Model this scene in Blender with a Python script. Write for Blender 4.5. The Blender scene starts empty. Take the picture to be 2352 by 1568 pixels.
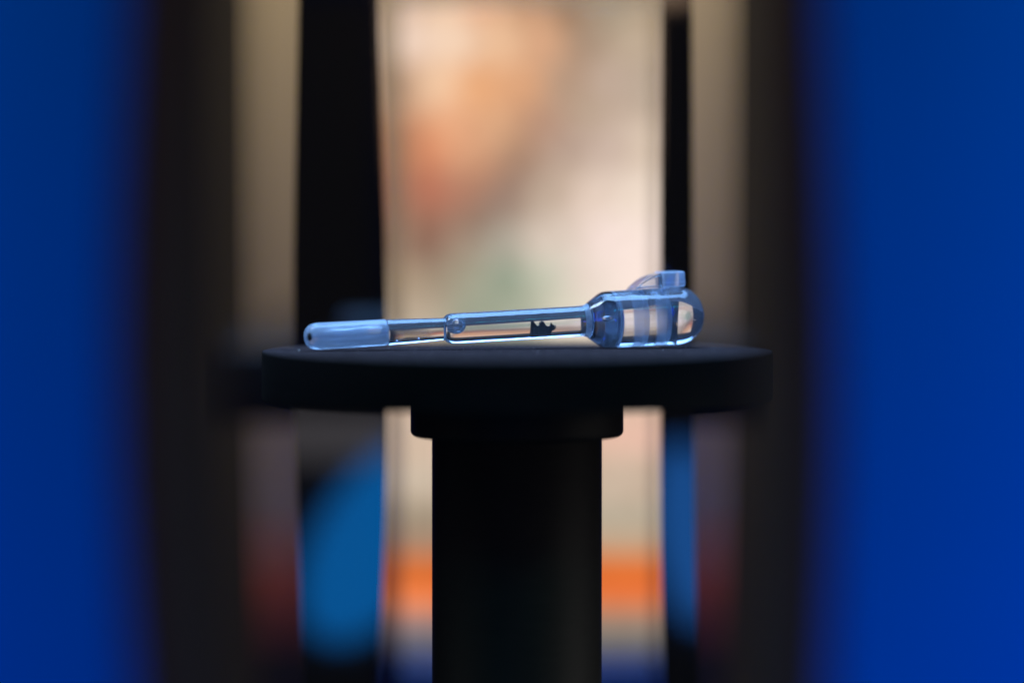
import bpy, bmesh, math, random
from mathutils import Vector, Matrix
random.seed(7)
C = bpy.context.scene
MM = 0.001
# ------------------------------------------------------------------ camera
CAMX, CAMY, CAMZ = -0.56, -339.0, 12.76          # millimetres; the stand's axis is x=0,y=0, its top is z=0
PITCH = math.atan(239.0 / 6880.0)
cam_d = bpy.data.cameras.new('camera')
cam_d.sensor_width = 36.0
cam_d.lens = 6880.0 / 2352.0 * 36.0
cam_d.clip_start = 0.01; cam_d.clip_end = 50
cam_d.dof.use_dof = True
cam_d.dof.focus_distance = 0.3418
APER = 19.5                                      # opening of the lens in mm
cam_d.dof.aperture_fstop = cam_d.lens / APER
cam = bpy.data.objects.new('camera', cam_d)
C.collection.objects.link(cam)
cam.location = (CAMX*MM, CAMY*MM, CAMZ*MM)
cam.rotation_euler = (math.pi/2 - PITCH, 0, 0)
C.camera = cam

def at(px, py, y):
    """point on the sight line through (px,py) of the 2352 px wide photograph at world depth y (mm)"""
    v = Vector(((px-1176)/6880.0, (784-py)/6880.0, -1.0))
    v.rotate(cam.rotation_euler)
    k = (y - CAMY) / v.y
    return Vector((CAMX + v.x*k, y, CAMZ + v.z*k))

# ------------------------------------------------------------------ world and lamps
W = bpy.data.worlds.new('World'); C.world = W; W.use_nodes = True
W.node_tree.nodes['Background'].inputs[0].default_value = (0.15, 0.27, 1.0, 1)
W.node_tree.nodes['Background'].inputs[1].default_value = 0.05
C.view_settings.view_transform = 'Standard'; C.view_settings.look = 'None'
C.view_settings.exposure = 0; C.view_settings.gamma = 1
C.cycles.max_bounces = 20; C.cycles.transmission_bounces = 16; C.cycles.transparent_max_bounces = 12
C.cycles.caustics_refractive = True; C.cycles.caustics_reflective = True
C.cycles.sample_clamp_indirect = 4.0
C.cycles.use_denoising = True

def lamp(name, loc, target, size, radiance, col, shape='DISK', size_y=None, spread=180):
    """area lamp; radiance is what its face shows, so power follows from its area"""
    d = bpy.data.lights.new(name, 'AREA')
    d.shape = shape; d.size = size*MM
    area = math.pi*(size*MM/2)**2
    if size_y:
        d.size_y = size_y*MM
        area = size*size_y*MM*MM * (1.0 if shape == 'RECTANGLE' else math.pi/4)
    d.color = col
    d.energy = radiance*area*math.pi
    d.spread = math.radians(spread)
    o = bpy.data.objects.new(name, d); C.collection.objects.link(o)
    o.location = Vector(loc)*MM
    o.rotation_euler = (Vector(target)-Vector(loc)).to_track_quat('-Z', 'Y').to_euler()
    return o

POSTY = 31.0
def mirrored(px, py, behind):
    """where a lamp must stand to be seen at (px,py) in the posts' faces, on the viewer's side"""
    a = at(px, py, POSTY); c = Vector((CAMX, CAMY, CAMZ))
    v = a - c; k = (behind)/v.y
    return Vector((a.x + v.x*k, POSTY - behind, a.z + v.z*k))
# unseen lamps added behind the front panels to make the glossy posts' reflections
def tilt(o, lean):
    """turn a lamp that faces the posts so that its long side leans by this many degrees"""
    a = math.radians(lean); Yv = Vector((math.sin(a), 0, math.cos(a))); Zv = Vector((0, -1, 0)); Xv = Yv.cross(Zv)
    o.rotation_euler = Matrix((Xv, Yv, Zv)).transposed().to_euler()
p = mirrored(862, 1246, 130)
tilt(lamp('blue_reflection_lamp', p, (p.x, 0, p.z), 19.5, 3.5, (0.0, 0.29, 1.0), 'ELLIPSE', 36.5), 30)
p = mirrored(1585, 1225, 130)
tilt(lamp('blue_reflection_lamp', p, (p.x, 0, p.z), 12, 3.0, (0.03, 0.27, 1.0), 'ELLIPSE', 31), -8)
p = mirrored(760, 1000, 130)
lamp('grey_reflection_lamp', p, (p.x, 0, p.z), 24, 0.5, (1.0, 0.92, 1.0), 'RECTANGLE', 8)
# lamps out of view: overhead first, then added back, side, azure, fill and low ones
lamp('blue_top_lamp', (10, 60, 210), (10, 52, 0), 240, 5.0, (0.25, 0.52, 1.0), 'RECTANGLE', 150, spread=90)
lamp('side_top_lamp', (-98, 4, 141), (13, 6, 3), 42, 26.0, (0.62, 0.81, 1.0))
lamp('blue_back_lamp', (0, 135, 190), (0, 0, 0), 220, 2.6, (0.24, 0.50, 1.0), 'RECTANGLE', 60, spread=120)  # added for the light blue band low in the tube
lamp('blue_side_lamp', (-170, -420, -50), (-135, -90, -55), 90, 1.3, (0.0, 0.0, 1.0), 'RECTANGLE', 130, spread=50)  # unseen pair added to brighten the blue panels
lamp('blue_side_lamp', (170, -420, -50), (135, -90, -55), 90, 2.3, (0.0, 0.07, 1.0), 'RECTANGLE', 130, spread=50)
lamp('azure_lamp', (-120, -165, 150), (-105, -112, 10), 70, 4.2, (0.0, 0.78, 0.85), 'RECTANGLE', 30, spread=70)  # unseen pair added for the azure tint high on the panels
lamp('azure_lamp', (120, -165, 150), (105, -112, 10), 70, 6.0, (0.0, 0.80, 0.85), 'RECTANGLE', 30, spread=70)
lamp('front_fill_lamp', (20, -470, 70), (0, 0, -20), 80, 4.5, (1.0, 0.66, 0.42))  # added fill from the viewer's side
lamp('warm_wall_lamp', (0, 310, 430), (0, 400, 130), 340, 14.0, (1.0, 0.84, 0.62), 'RECTANGLE', 60, spread=90)
lamp('warm_low_lamp', (-80, 300, -95), (-80, 400, -30), 30, 1.0, (1.0, 0.80, 0.6), spread=120)  # unseen pair added to brighten the lower wall board
lamp('warm_low_lamp', (80, 300, -95), (80, 400, -30), 30, 1.0, (1.0, 0.80, 0.6), spread=120)
lamp('warm_side_lamp', (190, -30, -60), (0, 0, -42), 60, 0.45, (1.0, 0.95, 0.86), spread=22)
lamp('warm_side_lamp', (-190, -60, -60), (0, 0, -42), 40, 0.22, (1.0, 0.95, 0.88), spread=22)

# ------------------------------------------------------------------ helpers
def lin(c):
    return tuple((x/255/12.92 if x/255 <= 0.04045 else ((x/255+0.055)/1.055)**2.4) for x in c)

def mat(name, col, rough=0.5, metal=0.0, spec=0.5, coat=0.0, noise=None):
    m = bpy.data.materials.new(name); m.use_nodes = True
    nt = m.node_tree; b = nt.nodes['Principled BSDF']
    b.inputs['Base Color'].default_value = (*col, 1)
    b.inputs['Roughness'].default_value = rough
    b.inputs['Metallic'].default_value = metal
    b.inputs['Specular IOR Level'].default_value = spec
    b.inputs['Coat Weight'].default_value = coat
    if noise:
        scale, amount, bump = noise
        tc = nt.nodes.new('ShaderNodeTexCoord')
        mp = nt.nodes.new('ShaderNodeMapping'); mp.inputs['Scale'].default_value = scale
        n = nt.nodes.new('ShaderNodeTexNoise'); n.inputs['Scale'].default_value = 1.0
        n.inputs['Detail'].default_value = 4
        nt.links.new(tc.outputs['Object'], mp.inputs[0]); nt.links.new(mp.outputs[0], n.inputs['Vector'])
        mr = nt.nodes.new('ShaderNodeMapRange')
        mr.inputs['From Min'].default_value = 0.3; mr.inputs['From Max'].default_value = 0.7
        mr.inputs['To Min'].default_value = 1-amount; mr.inputs['To Max'].default_value = 1+amount
        nt.links.new(n.outputs['Fac'], mr.inputs['Value'])
        mx = nt.nodes.new('ShaderNodeVectorMath'); mx.operation = 'SCALE'
        mx.inputs[0].default_value = col
        nt.links.new(mr.outputs[0], mx.inputs['Scale'])
        nt.links.new(mx.outputs[0], b.inputs['Base Color'])
        if bump:
            bp = nt.nodes.new('ShaderNodeBump'); bp.inputs['Strength'].default_value = bump
            bp.inputs['Distance'].default_value = 0.0001
            nt.links.new(n.outputs['Fac'], bp.inputs['Height'])
            nt.links.new(bp.outputs[0], b.inputs['Normal'])
    return m

def obj(name, bm, m, parent=None, smooth=True, flat_angle=None):
    me = bpy.data.meshes.new(name)
    bm.to_mesh(me); bm.free()
    if m: me.materials.append(m)
    for p_ in me.polygons: p_.use_smooth = smooth
    if smooth:
        try: me.set_sharp_from_angle(angle=math.radians(flat_angle or 35))
        except Exception: pass
    o = bpy.data.objects.new(name, me); C.collection.objects.link(o)
    if parent: o.parent = parent
    return o

def empty(name, loc):
    o = bpy.data.objects.new(name, None); C.collection.objects.link(o)
    o.empty_display_size = 0.01
    o.location = Vector(loc)*MM
    return o

def tag(o, label, cat, group=None):
    o['label'] = label; o['category'] = cat
    if group: o['group'] = group
    return o

def lathe(profile, seg=128, axis='Z', flip=False):
    """profile: (radius, along) in mm; radius 0 at an end closes it"""
    bm = bmesh.new(); rings = []
    for r, h in profile:
        if r <= 1e-6:
            co = (0, 0, h) if axis == 'Z' else (h, 0, 0)
            rings.append([bm.verts.new(Vector(co)*MM)])
        else:
            vs = []
            for i in range(seg):
                a = 2*math.pi*i/seg
                co = (r*math.cos(a), r*math.sin(a), h) if axis == 'Z' else (h, r*math.cos(a), r*math.sin(a))
                vs.append(bm.verts.new(Vector(co)*MM))
            rings.append(vs)
    for A, B in zip(rings[:-1], rings[1:]):
        for i in range(seg):
            j = (i+1) % seg
            if len(A) == 1 and len(B) == 1: break
            if len(A) == 1: bm.faces.new((A[0], B[j], B[i]))
            elif len(B) == 1: bm.faces.new((A[i], A[j], B[0]))
            else: bm.faces.new((A[i], A[j], B[j], B[i]))
    bmesh.ops.recalc_face_normals(bm, faces=bm.faces)
    if flip: bmesh.ops.reverse_faces(bm, faces=bm.faces)
    return bm

def box(bm, x0, x1, y0, y1, z0, z1, bevel=0.0):
    r = bmesh.ops.create_cube(bm, size=1.0)
    vs = r['verts']
    for v in vs:
        v.co = Vector((((x0+x1)/2 + v.co.x*(x1-x0)), ((y0+y1)/2 + v.co.y*(y1-y0)), ((z0+z1)/2 + v.co.z*(z1-z0))))*MM
    if bevel:
        es = list({e for v in vs for e in v.link_edges})
        bmesh.ops.bevel(bm, geom=es, offset=bevel*MM, segments=3, profile=0.5, affect='EDGES')
    return bm

def board(left, right, y0, y1, bevel=0.6):
    """upright board; left and right edges are lists of (x, z), same z order, top to bottom"""
    bm = bmesh.new()
    fr = [bm.verts.new(Vector((x, y0, z))*MM) for x, z in left] + [bm.verts.new(Vector((x, y0, z))*MM) for x, z in reversed(right)]
    f = bm.faces.new(fr)
    r = bmesh.ops.extrude_face_region(bm, geom=[f])
    for v in r['geom']:
        if isinstance(v, bmesh.types.BMVert): v.co.y = y1*MM
    bmesh.ops.recalc_face_normals(bm, faces=bm.faces)
    es = [e for e in bm.edges if e.calc_face_angle(0) > 1.0]
    bmesh.ops.bevel(bm, geom=es, offset=bevel*MM, segments=2, affect='EDGES')
    return bm

def recentre(o, base):
    """move the mesh's origin to base (mm) without moving the shape"""
    b = Vector(base)*MM
    o.data.transform(Matrix.Translation(-b)); o.location = b
    return o

BASE_Z = -115.0
# ------------------------------------------------------------------ materials
M_black = mat('black_anodised_metal', (0.007, 0.0064, 0.0056), 0.62, 0.0, 0.12, noise=((300, 300, 2600), 0.25, 0.25))
M_lit_top = mat('black_metal_lit_top', (0.034, 0.024, 0.025), 0.7, 0.0, 0.0, noise=((900, 900, 900), 0.35, 0.2))  # lighter copy of the stand's black, with the top's sheen in its colour
M_gloss = mat('glossy_black_acrylic', (0.0035, 0.0035, 0.0040), 0.05, 0.0, 1.0)
M_matte = mat('matt_black_backing', (0.13, 0.072, 0.040), 0.8, 0.0, 0.0)
M_blue = mat('blue_satin_paint', (0.0, 0.21, 0.74), 0.6, 0, 0.0, noise=((25, 25, 12), 0.06, 0))
M_navy = mat('navy_plinth_paint', (0.004, 0.016, 0.06), 0.6)
M_table = mat('dark_table_laminate', (0.012, 0.012, 0.014), 0.5, noise=((40, 40, 40), 0.3, 0))
M_wall = mat('dark_room_wall', (0.024, 0.022, 0.015), 0.9, noise=((8, 8, 8), 0.2, 0))
M_beige = mat('beige_wall_board', (0.46, 0.385, 0.21), 0.8, noise=((14, 14, 5), 0.10, 0))
M_orange = mat('orange_wall_stripe', (0.34, 0.075, 0.03), 0.7, noise=((14, 14, 5), 0.12, 0))
M_edge = mat('black_board_edge', (0.010, 0.008, 0.007), 0.8, 0.0, 0.0)
M_grey = mat('grey_board_paint', (0.022, 0.022, 0.024), 0.8, 0, 0.1, noise=((30, 30, 30), 0.15, 0))
M_frame = mat('thin_brass_frame', (0.30, 0.26, 0.18), 0.5)

def clear_mat(name, rough, frost, col=(0.72, 0.84, 0.98), ior=1.49, tint=(0.93, 0.96, 1.0), pits=0.0):
    m = bpy.data.materials.new(name); m.use_nodes = True
    nt = m.node_tree; nt.nodes.clear()
    out = nt.nodes.new('ShaderNodeOutputMaterial')
    g = nt.nodes.new('ShaderNodeBsdfGlass'); g.inputs['Color'].default_value = (*tint, 1)
    g.inputs['Roughness'].default_value = rough; g.inputs['IOR'].default_value = ior
    t = nt.nodes.new('ShaderNodeBsdfTranslucent'); t.inputs[0].default_value = (*col, 1)
    d = nt.nodes.new('ShaderNodeBsdfDiffuse'); d.inputs[0].default_value = (*col, 1)
    a = nt.nodes.new('ShaderNodeMixShader'); a.inputs[0].default_value = 0.5
    nt.links.new(t.outputs[0], a.inputs[1]); nt.links.new(d.outputs[0], a.inputs[2])
    mx = nt.nodes.new('ShaderNodeMixShader')
    nt.links.new(g.outputs[0], mx.inputs[1]); nt.links.new(a.outputs[0], mx.inputs[2])
    tc = nt.nodes.new('ShaderNodeTexCoord')
    mp = nt.nodes.new('ShaderNodeMapping'); mp.inputs['Scale'].default_value = (260, 2200, 2200)
    n = nt.nodes.new('ShaderNodeTexNoise'); n.inputs['Scale'].default_value = 1; n.inputs['Detail'].default_value = 5
    nt.links.new(tc.outputs['Object'], mp.inputs[0]); nt.links.new(mp.outputs[0], n.inputs['Vector'])
    mr = nt.nodes.new('ShaderNodeMapRange')
    mr.inputs['From Min'].default_value = 0.45; mr.inputs['From Max'].default_value = 0.75
    mr.inputs['To Min'].default_value = frost; mr.inputs['To Max'].default_value = min(1, frost*1.5+pits)
    nt.links.new(n.outputs['Fac'], mr.inputs['Value']); nt.links.new(mr.outputs[0], mx.inputs[0])
    bp = nt.nodes.new('ShaderNodeBump'); bp.inputs['Strength'].default_value = 0.05
    bp.inputs['Distance'].default_value = 0.0001
    nt.links.new(n.outputs['Fac'], bp.inputs['Height'])
    nt.links.new(bp.outputs[0], g.inputs['Normal'])
    nt.links.new(mx.outputs[0], out.inputs['Surface'])
    return m
M_clear = clear_mat('clear_plastic', 0.0, 0.065, pits=0.03)
M_cap = clear_mat('clear_cap_plastic', 0.02, 0.085, pits=0.02)
M_frost = clear_mat('frosted_plastic', 0.2, 0.34, pits=0.1)
M_tip = clear_mat('satin_tip_plastic', 0.10, 0.42, pits=0.08)
M_cone = clear_mat('clear_cone_plastic', 0.03, 0.02)
M_wallp = bpy.data.materials.new('milky_wall_plastic'); M_wallp.use_nodes = True
nt = M_wallp.node_tree; nt.nodes.clear()
out = nt.nodes.new('ShaderNodeOutputMaterial'); mx = nt.nodes.new('ShaderNodeMixShader'); m2 = nt.nodes.new('ShaderNodeMixShader')
tr = nt.nodes.new('ShaderNodeBsdfTransparent'); tl = nt.nodes.new('ShaderNodeBsdfTranslucent'); df = nt.nodes.new('ShaderNodeBsdfDiffuse')
tl.inputs[0].default_value = (0.72, 0.84, 0.98, 1); df.inputs[0].default_value = (0.72, 0.84, 0.98, 1)
nt.links.new(tl.outputs[0], m2.inputs[1]); nt.links.new(df.outputs[0], m2.inputs[2])
mx.inputs[0].default_value = 0.42
nt.links.new(tr.outputs[0], mx.inputs[1]); nt.links.new(m2.outputs[0], mx.inputs[2]); nt.links.new(mx.outputs[0], out.inputs[0])

# ------------------------------------------------------------------ setting
bm = bmesh.new(); box(bm, -420, 420, -300, 480, BASE_Z-20, BASE_Z, 1.0)
o = obj('table', bm, M_table); recentre(o, (0, 60, BASE_Z-20)); o['kind'] = 'structure'
bm = bmesh.new(); box(bm, -620, 620, 481, 490, BASE_Z-20, 560)
o = obj('wall', bm, M_wall); recentre(o, (0, 485, BASE_Z-20)); o['kind'] = 'structure'

# beige board on the wall behind, with an orange stripe
YB = 400.0
xl, xr = at(545, 800, YB).x, at(1705, 800, YB).x
z1, z2 = at(600, 1255, YB).z, at(600, 1440, YB).z
wb = empty('wall_board', ((xl+xr)/2, YB, BASE_Z))
tag(wb, 'tall beige display board with a low orange stripe, blurred far behind the stand', 'display board')
def child(name, bm, m, par, **k):
    bm.transform(Matrix.Translation(-par.matrix_basis.translation))
    return obj(name, bm, m, par, **k)
bm = bmesh.new(); box(bm, xl, xr, YB, YB+6, z1, 135, 0.5); child('upper_board', bm, M_beige, wb)
bm = bmesh.new(); box(bm, xl, xr, YB, YB+6, z2, z1, 0.5); child('stripe', bm, M_orange, wb)
bm = bmesh.new(); box(bm, xl, xr, YB, YB+6, BASE_Z, z2, 0.5); child('lower_board', bm, M_grey, wb)

# dark board added in place of a blurred grey reflection, behind the lit picture
YS = 116.0
zt = at(600, 806, YS).z; zb = at(600, 955, YS).z
sh = empty('reflection_board', (0, YS, zb))
tag(sh, 'dark grey board in place of a blurred reflection, behind the lit picture, level with the stand top', 'stand-in board')
x0, x1 = at(440, 800, YS).x, at(1790, 800, YS).x
bm = bmesh.new(); box(bm, x0, x1, YS, YB-0.05, zb, zt, 1.0); child('board_body', bm, M_grey, sh)
bm = bmesh.new(); box(bm, x0, x1, YS-3.1, YS-0.05, zb-1.0, zt+0.05, 0.6); child('front_edge', bm, M_edge, sh)  # black strip added so the disc's ends sink into the dark

# ------------------------------------------------------------------ lit picture on its navy plinth
YP = 100.0
xa, xb = at(912, 800, YP).x, at(1508, 800, YP).x
ztop, zbot = at(1200, 4, YP).z, at(1200, 1500, YP).z
lb = empty('light_box', ((xa+xb)/2, YP+8, zbot))
tag(lb, 'tall backlit picture of soft peach, cream and green shapes over an orange band', 'light box')
S = [ # x, y in the photograph, colour of the print there
 (930,30,(215,185,165)),(1000,30,(225,190,160)),(1100,30,(225,175,140)),(1200,30,(190,145,112)),(1300,30,(150,120,95)),(1400,30,(160,145,125)),(1490,30,(170,150,125)),
 (940,85,(236,210,192)),(1050,85,(238,208,182)),(1150,85,(230,187,150)),(1250,85,(215,165,130)),(1350,85,(164,140,120)),(1460,85,(188,168,146)),
 (925,200,(175,140,115)),(1000,200,(236,195,160)),(1100,200,(228,167,120)),(1200,200,(215,160,120)),(1300,200,(174,144,122)),(1400,200,(186,164,148)),(1490,200,(182,164,146)),
 (925,340,(160,118,92)),(985,340,(218,140,102)),(1080,340,(218,162,125)),(1180,340,(172,136,112)),(1300,340,(176,152,138)),(1400,340,(198,176,162)),(1490,340,(212,192,172)),
 (1150,300,(215,165,127)),(1250,290,(178,140,118)),(1200,400,(150,121,104)),(1100,400,(186,136,108)),(1100,500,(138,115,100)),(1300,400,(192,170,152)),(1350,250,(182,160,140)),(1020,290,(226,165,125)),(1000,520,(150,106,88)),
 (925,450,(150,115,95)),(980,440,(184,110,86)),(1060,450,(172,120,98)),(1150,450,(145,122,110)),(1250,450,(188,168,150)),(1350,450,(226,205,190)),(1470,450,(232,214,198)),
 (925,560,(155,130,110)),(980,560,(124,88,74)),(1050,560,(160,140,122)),(1150,560,(168,162,148)),(1250,560,(216,200,186)),(1400,560,(242,222,214)),(1490,560,(244,225,215)),
 (925,650,(168,146,122)),(1000,640,(158,142,122)),(1080,640,(162,160,140)),(1165,640,(138,152,132)),(1250,640,(188,190,170)),(1350,640,(228,212,200)),(1470,640,(243,223,213)),
 (950,720,(182,165,145)),(1100,720,(150,156,136)),(1200,720,(165,170,150)),(1300,720,(212,206,187)),(1460,720,(240,223,210)),
 (950,800,(196,180,155)),(1300,800,(230,214,194)),(1460,800,(249,230,216)),
 (935,1000,(204,184,164)),(1200,1000,(220,190,165)),(1450,1000,(222,180,162)),
 (935,1100,(195,178,158)),(1450,1100,(196,175,155)),(935,1200,(155,140,120)),(1450,1200,(180,168,148)),
 (935,1250,(165,130,106)),(1450,1250,(188,155,125)),(935,1295,(208,115,62)),(1450,1295,(216,120,60)),
 (935,1335,(216,105,42)),(1200,1335,(216,105,42)),(1450,1335,(222,102,42)),(935,1375,(246,140,88)),(1450,1375,(226,124,72)),
 (935,1415,(175,130,115)),(1450,1415,(165,130,108)),(935,1450,(118,114,120)),(1450,1450,(132,126,116)),
 (935,1490,(85,88,105)),(1450,1490,(95,95,100))]
SL = [(x, y, lin(c)) for x, y, c in S]
NX, NY = 44, 110
bm = bmesh.new(); grid = []
cols = {}
for j in range(NY+1):
    row = []
    for i in range(NX+1):
        px = 912 + (1508-912)*i/NX; py = 4 + (1500-4)*j/NY
        v = bm.verts.new(at(px, py, YP)*MM)
        v.co.y = YP*MM
        wsum = 0; c = [0, 0, 0]
        band = 1 if py < 900 else 2.6
        for sx, sy, sc in SL:
            dx = (px-sx)*(1.0 if py < 900 else 0.25); dy = (py-sy)*band
            w = 1/((dx*dx+dy*dy)+1800)**2.4
            wsum += w
            for k in range(3): c[k] += w*sc[k]
        cols[len(cols)] = [q/wsum for q in c]
        row.append(v)
    grid.append(row)
for j in range(NY):
    for i in range(NX):
        bm.faces.new((grid[j][i], grid[j+1][i], grid[j+1][i+1], grid[j][i+1]))
bmesh.ops.recalc_face_normals(bm, faces=bm.faces)
if sum(f.normal.y for f in bm.faces) > 0: bmesh.ops.reverse_faces(bm, faces=bm.faces)
m = bpy.data.materials.new('backlit_print'); m.use_nodes = True
nt = m.node_tree; nt.nodes.clear()
out = nt.nodes.new('ShaderNodeOutputMaterial'); em = nt.nodes.new('ShaderNodeEmission')
at_ = nt.nodes.new('ShaderNodeAttribute'); at_.attribute_name = 'print'
tc = nt.nodes.new('ShaderNodeTexCoord')
mp = nt.nodes.new('ShaderNodeMapping'); mp.inputs['Scale'].default_value = (420, 420, 420)
n = nt.nodes.new('ShaderNodeTexNoise'); n.inputs['Scale'].default_value = 1; n.inputs['Detail'].default_value = 3
nt.links.new(tc.outputs['Object'], mp.inputs[0]); nt.links.new(mp.outputs[0], n.inputs['Vector'])
cr = nt.nodes.new('ShaderNodeValToRGB')
cr.color_ramp.elements[0].position = 0.40; cr.color_ramp.elements[0].color = (0.93, 0.90, 0.88, 1)
cr.color_ramp.elements[1].position = 0.54; cr.color_ramp.elements[1].color = (1.03, 1.03, 1.03, 1)
nt.links.new(n.outputs['Fac'], cr.inputs[0])
mu = nt.nodes.new('ShaderNodeVectorMath'); mu.operation = 'MULTIPLY'
nt.links.new(at_.outputs['Color'], mu.inputs[0]); nt.links.new(cr.outputs[0], mu.inputs[1])
nt.links.new(mu.outputs[0], em.inputs[0]); em.inputs[1].default_value = 1.10
nt.links.new(em.outputs[0], out.inputs[0])
M_print = m
pr = child('picture', bm, M_print, lb, smooth=False)
ca = pr.data.color_attributes.new('print', 'FLOAT_COLOR', 'POINT')
for i, c in cols.items(): ca.data[i].color = (*c, 1)
bm = bmesh.new(); box(bm, xa-0.2, xb+0.2, YP+0.5, YP+14, zbot, ztop+0.2, 0.4); child('housing', bm, M_gloss, lb)

bm = bmesh.new(); box(bm, at(915, 1505, 88).x, at(1508, 1505, 88).x, 88, 126, BASE_Z, zbot-0.004, 0.8)
o = obj('plinth', bm, M_navy); recentre(o, ((xa+xb)/2, 107, BASE_Z))
tag(o, 'dark navy block the lit picture stands on, behind the black column', 'plinth')

# ------------------------------------------------------------------ two glossy black posts
def edge(pts, y):
    """smooth edge through (px, py) points, as (x, z) at depth y"""
    out_ = []
    for (x0_, y0_), (x1_, y1_) in zip(pts[:-1], pts[1:]):
        for k in range(8):
            t = k/8; out_.append((x0_+(x1_-x0_)*t, y0_+(y1_-y0_)*t))
    out_.append(pts[-1])
    sm = out_
    for _ in range(12):
        sm = [sm[0]] + [((a[0]+2*b[0]+c[0])/4, b[1]) for a, b, c in zip(sm[:-2], sm[1:-1], sm[2:])] + [sm[-1]]
    r = []
    for px, py in sm:
        q = at(px, py, y); r.append((q.x, q.z))
    r[-1] = (r[-1][0], BASE_Z)
    return r
YBOT = 3800
def mkpost(lpts, rpts, y0, y1, m, bevel=0.5):
    L = edge(lpts, y0); R = edge(rpts, y0)
    zs = [z for _, z in L]
    R = [(x, z) for (x, _), z in zip(R, zs)]
    return board(L, R, y0, y1, bevel)
PG = 'black posts behind the stand'
bm = mkpost([(690,-700),(686,0),(672,600),(676,1000),(692,1400),(700,1700),(705,2900)],
            [(857,-700),(866,0),(887,600),(891,1000),(879,1350),(847,1600),(842,2900)], POSTY, POSTY+9, M_gloss)
o = obj('post', bm, M_gloss); recentre(o, (at(770, 1000, POSTY).x, POSTY+4, BASE_Z))
tag(o, 'wide glossy black post left of the column, with a blue reflection low down', 'post', PG)
bm = mkpost([(1524,-700),(1522,0),(1516,600),(1516,1000),(1518,1350),(1528,1600),(1532,2900)],
            [(1586,-700),(1589,0),(1592,600),(1594,1000),(1598,1350),(1608,1600),(1612,2900)], POSTY, POSTY+9, M_gloss)
o = obj('post', bm, M_gloss); recentre(o, (at(1556, 1000, POSTY).x, POSTY+4, BASE_Z))
tag(o, 'narrow glossy black post right of the column, rising behind the tube cap', 'post', PG)

# ------------------------------------------------------------------ blue panels near the lens
YF = -112.0
BG = 'blue panels framing the view'
def panel(face_l, face_r, back_l, back_r, x):
    """blue face sheet on a wider matt black board that reaches further into the view"""
    e = empty('blue_panel', (x, YF+1.5, BASE_Z))
    child('face_sheet', mkpost(face_l, face_r, YF, YF+1.5, M_blue, 0.3), M_blue, e)
    child('backing', mkpost(back_l, back_r, YF+1.6, YF+6, M_matte, 0.6), M_matte, e)
    return e
def run(xs): return list(zip(xs, (-700, 0, 600, 1000, 1400, 1700, 2400)))
o = panel(run([-500]*7), run([308, 291, 260, 262, 286, 310, 316]), run([-500]*7), run([500, 500, 505, 515, 530, 545, 545]), at(0, 800, YF).x)
tag(o, 'blurred deep blue panel with a black inner border, filling the left side of the view', 'panel', BG)
o = panel(run([1870, 1892, 1922, 1928, 1914, 1898, 1892]), run([2852]*7), run([1755, 1755, 1748, 1740, 1725, 1712, 1712]), run([2852]*7), at(2352, 800, YF).x)
tag(o, 'blurred deep blue panel with a black inner border, filling the right side of the view', 'panel', BG)

# ------------------------------------------------------------------ the black stand
st = empty('display_stand', (0, 0, BASE_Z))
tag(st, 'matt black round display stand with a disc top, collar and thick column', 'display stand')
R_ = 28.8; TH = 5.52
def arc(r, h, rr, a0, a1, n=6):
    return [(r+rr*math.cos(a0+(a1-a0)*i/n), h+rr*math.sin(a0+(a1-a0)*i/n)) for i in range(n+1)]
H = math.pi/2
dk = child('disc', lathe([(0, 0)]+[(R_*k/12, 0) for k in range(1, 12)]+arc(R_-0.18, -0.18, 0.18, H, 0)+arc(R_-0.25, -TH+0.25, 0.25, 0, -H)+[(0, -TH)], 256), M_black, st)
dk.data.materials.append(M_lit_top)
for p_ in dk.data.polygons:
    if p_.normal.z > 0.9: p_.material_index = 1  # upward faces take the lighter copy, as if lit
zc = at(943, 1001, 0).z; rc = 244.8*339/6880
child('collar', lathe([(0, -TH-0.002), (rc, -TH-0.002)]+arc(rc-0.7, zc+0.7, 0.7, 0, -H)+[(0, zc)], 192), M_black, st)
rp = 195.6*339/6880
child('column', lathe([(0, zc-0.002), (rp-0.05, zc-0.002), (rp, zc-0.1), (rp, BASE_Z+6.002), (0, BASE_Z+6.002)], 192), M_black, st)
child('foot', lathe([(0, BASE_Z+6)]+arc(24.4, BASE_Z+5.4, 0.6, H, 0)+[(25, BASE_Z+0.01), (0, BASE_Z+0.01)], 128), M_black, st)

# ------------------------------------------------------------------ the tube
A = at(697, 774.0, -2.0); B = at(1615, 720.9, 9.6)
ax = (B-A); L = ax.length; X = ax.normalized()
Y_ = Vector((0, 0, 1)).cross(X).normalized(); Z_ = X.cross(Y_)
rot = Matrix((X, Y_, Z_)).transposed().to_4x4()
def T(px):                                         # photograph x -> mm along the axis
    k = (px-1176)/6880.0
    return L*(k*(A.y-CAMY) - (A.x-CAMX))/((B.x-A.x) - k*(B.y-A.y))
def Rr(d, px):                                     # apparent diameter -> radius in mm
    y = A.y + (B.y-A.y)*T(px)/L
    return d/2*(y-CAMY)/6880.0
tube = bpy.data.objects.new('sample_tube', None); C.collection.objects.link(tube)
tube.matrix_basis = Matrix.Translation(A*MM) @ rot
tag(tube, 'small clear plastic tube with a domed cap lying across the black disc', 'sample tube')
def P(px, d): return (Rr(d, px), T(px))
def dome(px0, px1, d0, power=2.0, n=14, corner=0.0):
    r = []
    for i in range(n+1):
        a = i/n*math.pi/2
        r.append(P(px0+(px1-px0)*math.sin(a), d0*math.cos(a)**(2/power) if i < n else 0))
    return r
g = 0.35
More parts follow.
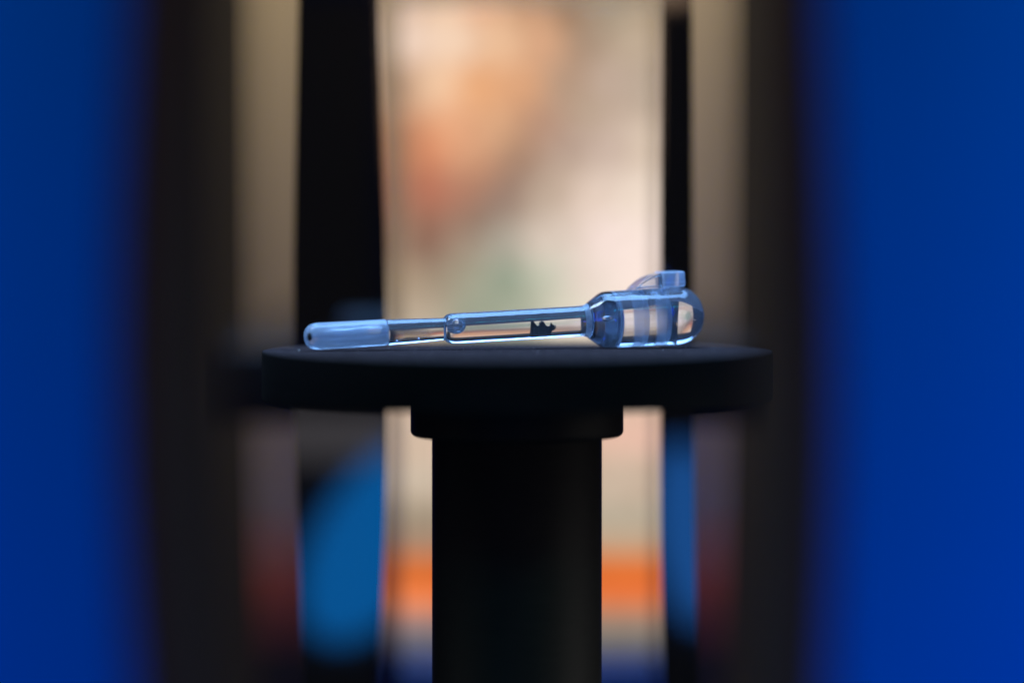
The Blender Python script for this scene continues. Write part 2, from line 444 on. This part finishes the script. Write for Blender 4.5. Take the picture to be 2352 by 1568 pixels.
# sealed tip, with a bore
tip = [(0, T(698.5)), P(698.6, 8)] + [P(698.5+30*(1-math.cos(a)), 61.5*math.sin(a)**0.8) for a in [k*math.pi/20 for k in range(2, 11)]]
tip += [P(760, 61.5), P(830, 61), P(882, 60.5), P(885, 60), P(887.4, 56), (0, T(887.4))]
obj('tip', lathe(tip, 96, 'X'), M_tip, tube)
bore = [(0, T(742)), P(743, 14), P(752, 24), P(800, 22), P(812, 27), P(868, 26), P(877, 18), (0, T(878))]
obj('bore', lathe(bore, 64, 'X', flip=True), clear_mat('bore_wall', 0.12, 0.10), tube)
bm = bmesh.new(); bmesh.ops.create_uvsphere(bm, u_segments=32, v_segments=16, radius=1.0)
bm.transform(Matrix.Translation(Vector((T(708), -1.0, 0.05))*MM) @ Matrix.Diagonal((0.30*MM, 0.33*MM, 0.48*MM, 1)))
obj('nozzle_hole_plug', bm, mat('hole_shade', (0.02, 0.02, 0.018), 0.6), tube)  # solid dark plug; the opening's shade is put into its colour
# barrel with nozzle, cone and head
pr_ = [(0, T(888)), P(888, 58), P(889, 59.5)] + [P(893, 59), P(930, 57.5), P(980, 54), P(1016, 51.5), P(1021, 52), P(1024.5, 60), P(1029, 66), P(1036, 69.5), P(1046, 70.5)]
pr_ += [P(1100, 70), P(1200, 69.8), P(1300, 69.8), P(1330, 70), P(1337.5, 71), (0, T(1337.5))]
obj('barrel', lathe(pr_, 160, 'X'), M_clear, tube)
def bulge(x_edge, x_mid, d, n=10):
    """points of a shallow dome from its edge to the axis"""
    return [P(x_edge+(x_mid-x_edge)*math.cos(a), d*math.sin(a) if k < n else 0) for k, a in [(q, math.pi/2*(1-q/n)) for q in range(0, n+1)]]
gq = 0.35
nk = [(0, T(1338)), P(1338, 71), P(1342, 72), P(1346, 75)] + bulge(1349, 1364, 79)
obj('neck', lathe(nk, 128, 'X'), M_frost, tube)
cn = list(reversed(bulge(1349+gq, 1364+gq, 79.6)))
cn += [P(1356, 90), P(1366, 104), P(1376, 118), P(1382, 125), P(1388, 128.5), P(1396, 129.5), P(1400, 129.8)] + bulge(1402, 1425, 129.6)
obj('cone', lathe(cn, 160, 'X'), M_cone, tube)
# air bubbles trapped in it
def bubble(px, dz, wx, wz, wy=None, dy=0.0, name='air_bubble', tiltm=None):
    bm = bmesh.new(); bmesh.ops.create_uvsphere(bm, u_segments=48, v_segments=24, radius=1.0)
    s = 0.05*MM
    bm.transform(Matrix.Translation(Vector((T(px), dy, dz*0.05))*MM) @ Matrix.Diagonal((wx*s, (wy or wz)*s, wz*s, 1)))
    bmesh.ops.reverse_faces(bm, faces=bm.faces)
    return obj(name, bm, M_clear, tube)
bubble(1046, 6.5, 21, 16, 18, -0.4)
bubble(1390, 3, 13, 6.5, 6.5, -1.5)
bubble(908, -18, 3.5, 4, 4, -0.4)
bubble(958, -16, 3, 3, 3, -0.4)
# the cap: its hollow foot sits on the cone's dome, its end is round
cp = list(reversed(bulge(1402+gq, 1425+gq, 129.8))) + [P(1430, 130), P(1476, 130.8), P(1510, 131), P(1545, 131.5), P(1554, 131.5)]
for k in range(1, 13):
    a = k/12*math.pi/2
    cp.append(P(1554+60*math.sin(a), 131.5*math.cos(a)**0.95 if k < 12 else 0))
obj('cap', lathe(cp, 160, 'X'), M_cap, tube)
# two thin milky walls inside the cap
for xa_, xb_ in ((1462, 1474), (1514, 1525)):
    obj('inner_wall', lathe([(0, T(xa_)), P(xa_, 127), P(xa_+1, 129), P(xb_-1, 129), P(xb_, 127), (0, T(xb_))], 96, 'X'), M_wallp, tube)
# snap tab on top of the cap: curved ramp rising to a square block
cy = 65.5
prof = [(1449, cy-1), (1458, cy+8), (1469, cy+17), (1483, cy+25), (1497, cy+30.5), (1513, cy+34.5), (1516, cy+34), (1516.5, cy+1.5), (1480, cy+1.2)]
bm = bmesh.new()
hw = 1.7
fr = [bm.verts.new(Vector((T(px), -hw, z*0.0502))*MM) for px, z in prof]
f = bm.faces.new(fr)
r = bmesh.ops.extrude_face_region(bm, geom=[f])
for v in r['geom']:
    if isinstance(v, bmesh.types.BMVert): v.co.y += 2*hw*MM
bmesh.ops.recalc_face_normals(bm, faces=bm.faces)
es = [e for e in bm.edges if abs(e.verts[0].co.y-e.verts[1].co.y) < 1e-6]
bmesh.ops.bevel(bm, geom=es, offset=0.22*MM, segments=3, affect='EDGES')
obj('snap_tab', bm, M_cap, tube, flat_angle=40)
bm = bmesh.new(); box(bm, T(1517.5), T(1567), -2.0, 2.0, (cy+1.8)*0.0502, (cy+37)*0.0502, 0.25)
obj('tab_block', bm, M_tip, tube, flat_angle=40)

# ------------------------------------------------------------------ the dark grain inside
gx = T(1244)
gp = [(-15.5,-22),(-14.8,-12),(-14,-2),(-13,8),(-11.4,10),(-9,5.5),(-7,1.5),(-5,-1.2),(-2,-2),(0.5,-1),(1.3,4.8),(3,4),(4.9,8),(6.5,4.8),(8.4,5.4),(9.6,0.5),(12.7,-3.2),(17,-4),(20,-2),(21.3,2.2),(23,-1.5),(25.6,-2.2),(27,-7),(29,-8.6),(26.5,-11),(23,-12.5),(20.5,-15),(19,-22),(10,-22.6),(0,-22.4),(-8,-22.8)]
bm = bmesh.new()
lay = []
gq_ = []
for (xa_, za_), (xb_, zb_) in zip(gp, gp[1:]+gp[:1]):
    gq_.append((xa_, za_)); d_ = math.hypot(xb_-xa_, zb_-za_)*0.05
    gq_.append(((xa_+xb_)/2+random.uniform(-d_, d_), (za_+zb_)/2+random.uniform(-d_, d_)))
gp = gq_
for yy, sc in ((-0.30, 0.93), (-0.12, 1.0), (0.12, 1.0), (0.30, 0.92)):
    lay.append([bm.verts.new(Vector(((x-7)*sc*0.05*1.40 + (1-sc)*0.25 + random.uniform(-.01,.01), yy+random.uniform(-.04,.04), (z*sc-(1-sc)*10)*0.05*0.84-0.08+random.uniform(-.01,.01)))) for x, z in gp])
for A_, B_ in zip(lay[:-1], lay[1:]):
    for i in range(len(gp)):
        j = (i+1) % len(gp); bm.faces.new((A_[i], A_[j], B_[j], B_[i]))
bm.faces.new(lay[0]); bm.faces.new(lay[-1])
bmesh.ops.triangulate(bm, faces=bm.faces)
bmesh.ops.recalc_face_normals(bm, faces=bm.faces)
bm.transform(Matrix.Scale(MM, 4))
M_grain = mat('dark_mineral', (0.012, 0.010, 0.014), 0.55, noise=((3000, 3000, 3000), 0.9, 0.6))
go = obj('mineral_grain', bm, M_grain, None, smooth=False)
go.matrix_basis = Matrix.Translation((A + X*gx)*MM) @ rot
bm = bmesh.new(); bmesh.ops.create_icosphere(bm, subdivisions=2, radius=0.13*MM)
for v in bm.verts: v.co = Vector((v.co.x*0.8, v.co.y, v.co.z*1.1))*random.uniform(0.7, 1.15) + Vector((1.42, -0.12, -0.30))*MM
obj('pale_crust', bm, mat('tan_mineral', (0.42, 0.28, 0.16), 0.7), go, smooth=False)
tag(go, 'tiny jagged black mineral grain sealed inside the clear tube', 'grain')

# ------------------------------------------------------------------ dust on the disc
def speck(px, y, s, name='dust_speck'):
    q = at(px, 797, y); 
    bm = bmesh.new(); bmesh.ops.create_icosphere(bm, subdivisions=1, radius=s*MM)
    for v in bm.verts: v.co *= random.uniform(0.6, 1.2)
    o = obj(name, bm, M_dust, None, smooth=False)
    o.location = (q.x*MM, y*MM, s*0.6*MM)
    return o
M_dust = mat('pale_dust', (0.55, 0.5, 0.42), 0.9)
bm = bmesh.new()
for k in range(420):
    a = random.uniform(0, 2*math.pi); rr = R_*0.98*math.sqrt(random.random())
    s = random.choice([0.008, 0.012, 0.015, 0.022, 0.034])*MM
    geo = bmesh.ops.create_icosphere(bm, subdivisions=1, radius=s)
    for v in geo['verts']:
        v.co = v.co*random.uniform(0.7, 1.2) + Vector((rr*math.cos(a)*MM, rr*math.sin(a)*MM, s*0.5))
o = obj('dust', bm, M_dust, None, smooth=False); o['kind'] = 'stuff'
tag(o, 'fine pale dust scattered over the top of the black disc', 'dust')
bm = bmesh.new(); geo = bmesh.ops.create_icosphere(bm, subdivisions=2, radius=0.085*MM)
for v in bm.verts: v.co *= random.uniform(0.75, 1.15)
o = obj('crumb', bm, M_dust, None, smooth=False)
q = at(687, 796.5, -2.0); o.location = (q.x*MM, -2.0*MM, 0.06*MM)
tag(o, 'tiny pale crumb on the disc rim just left of the tube tip', 'crumb')
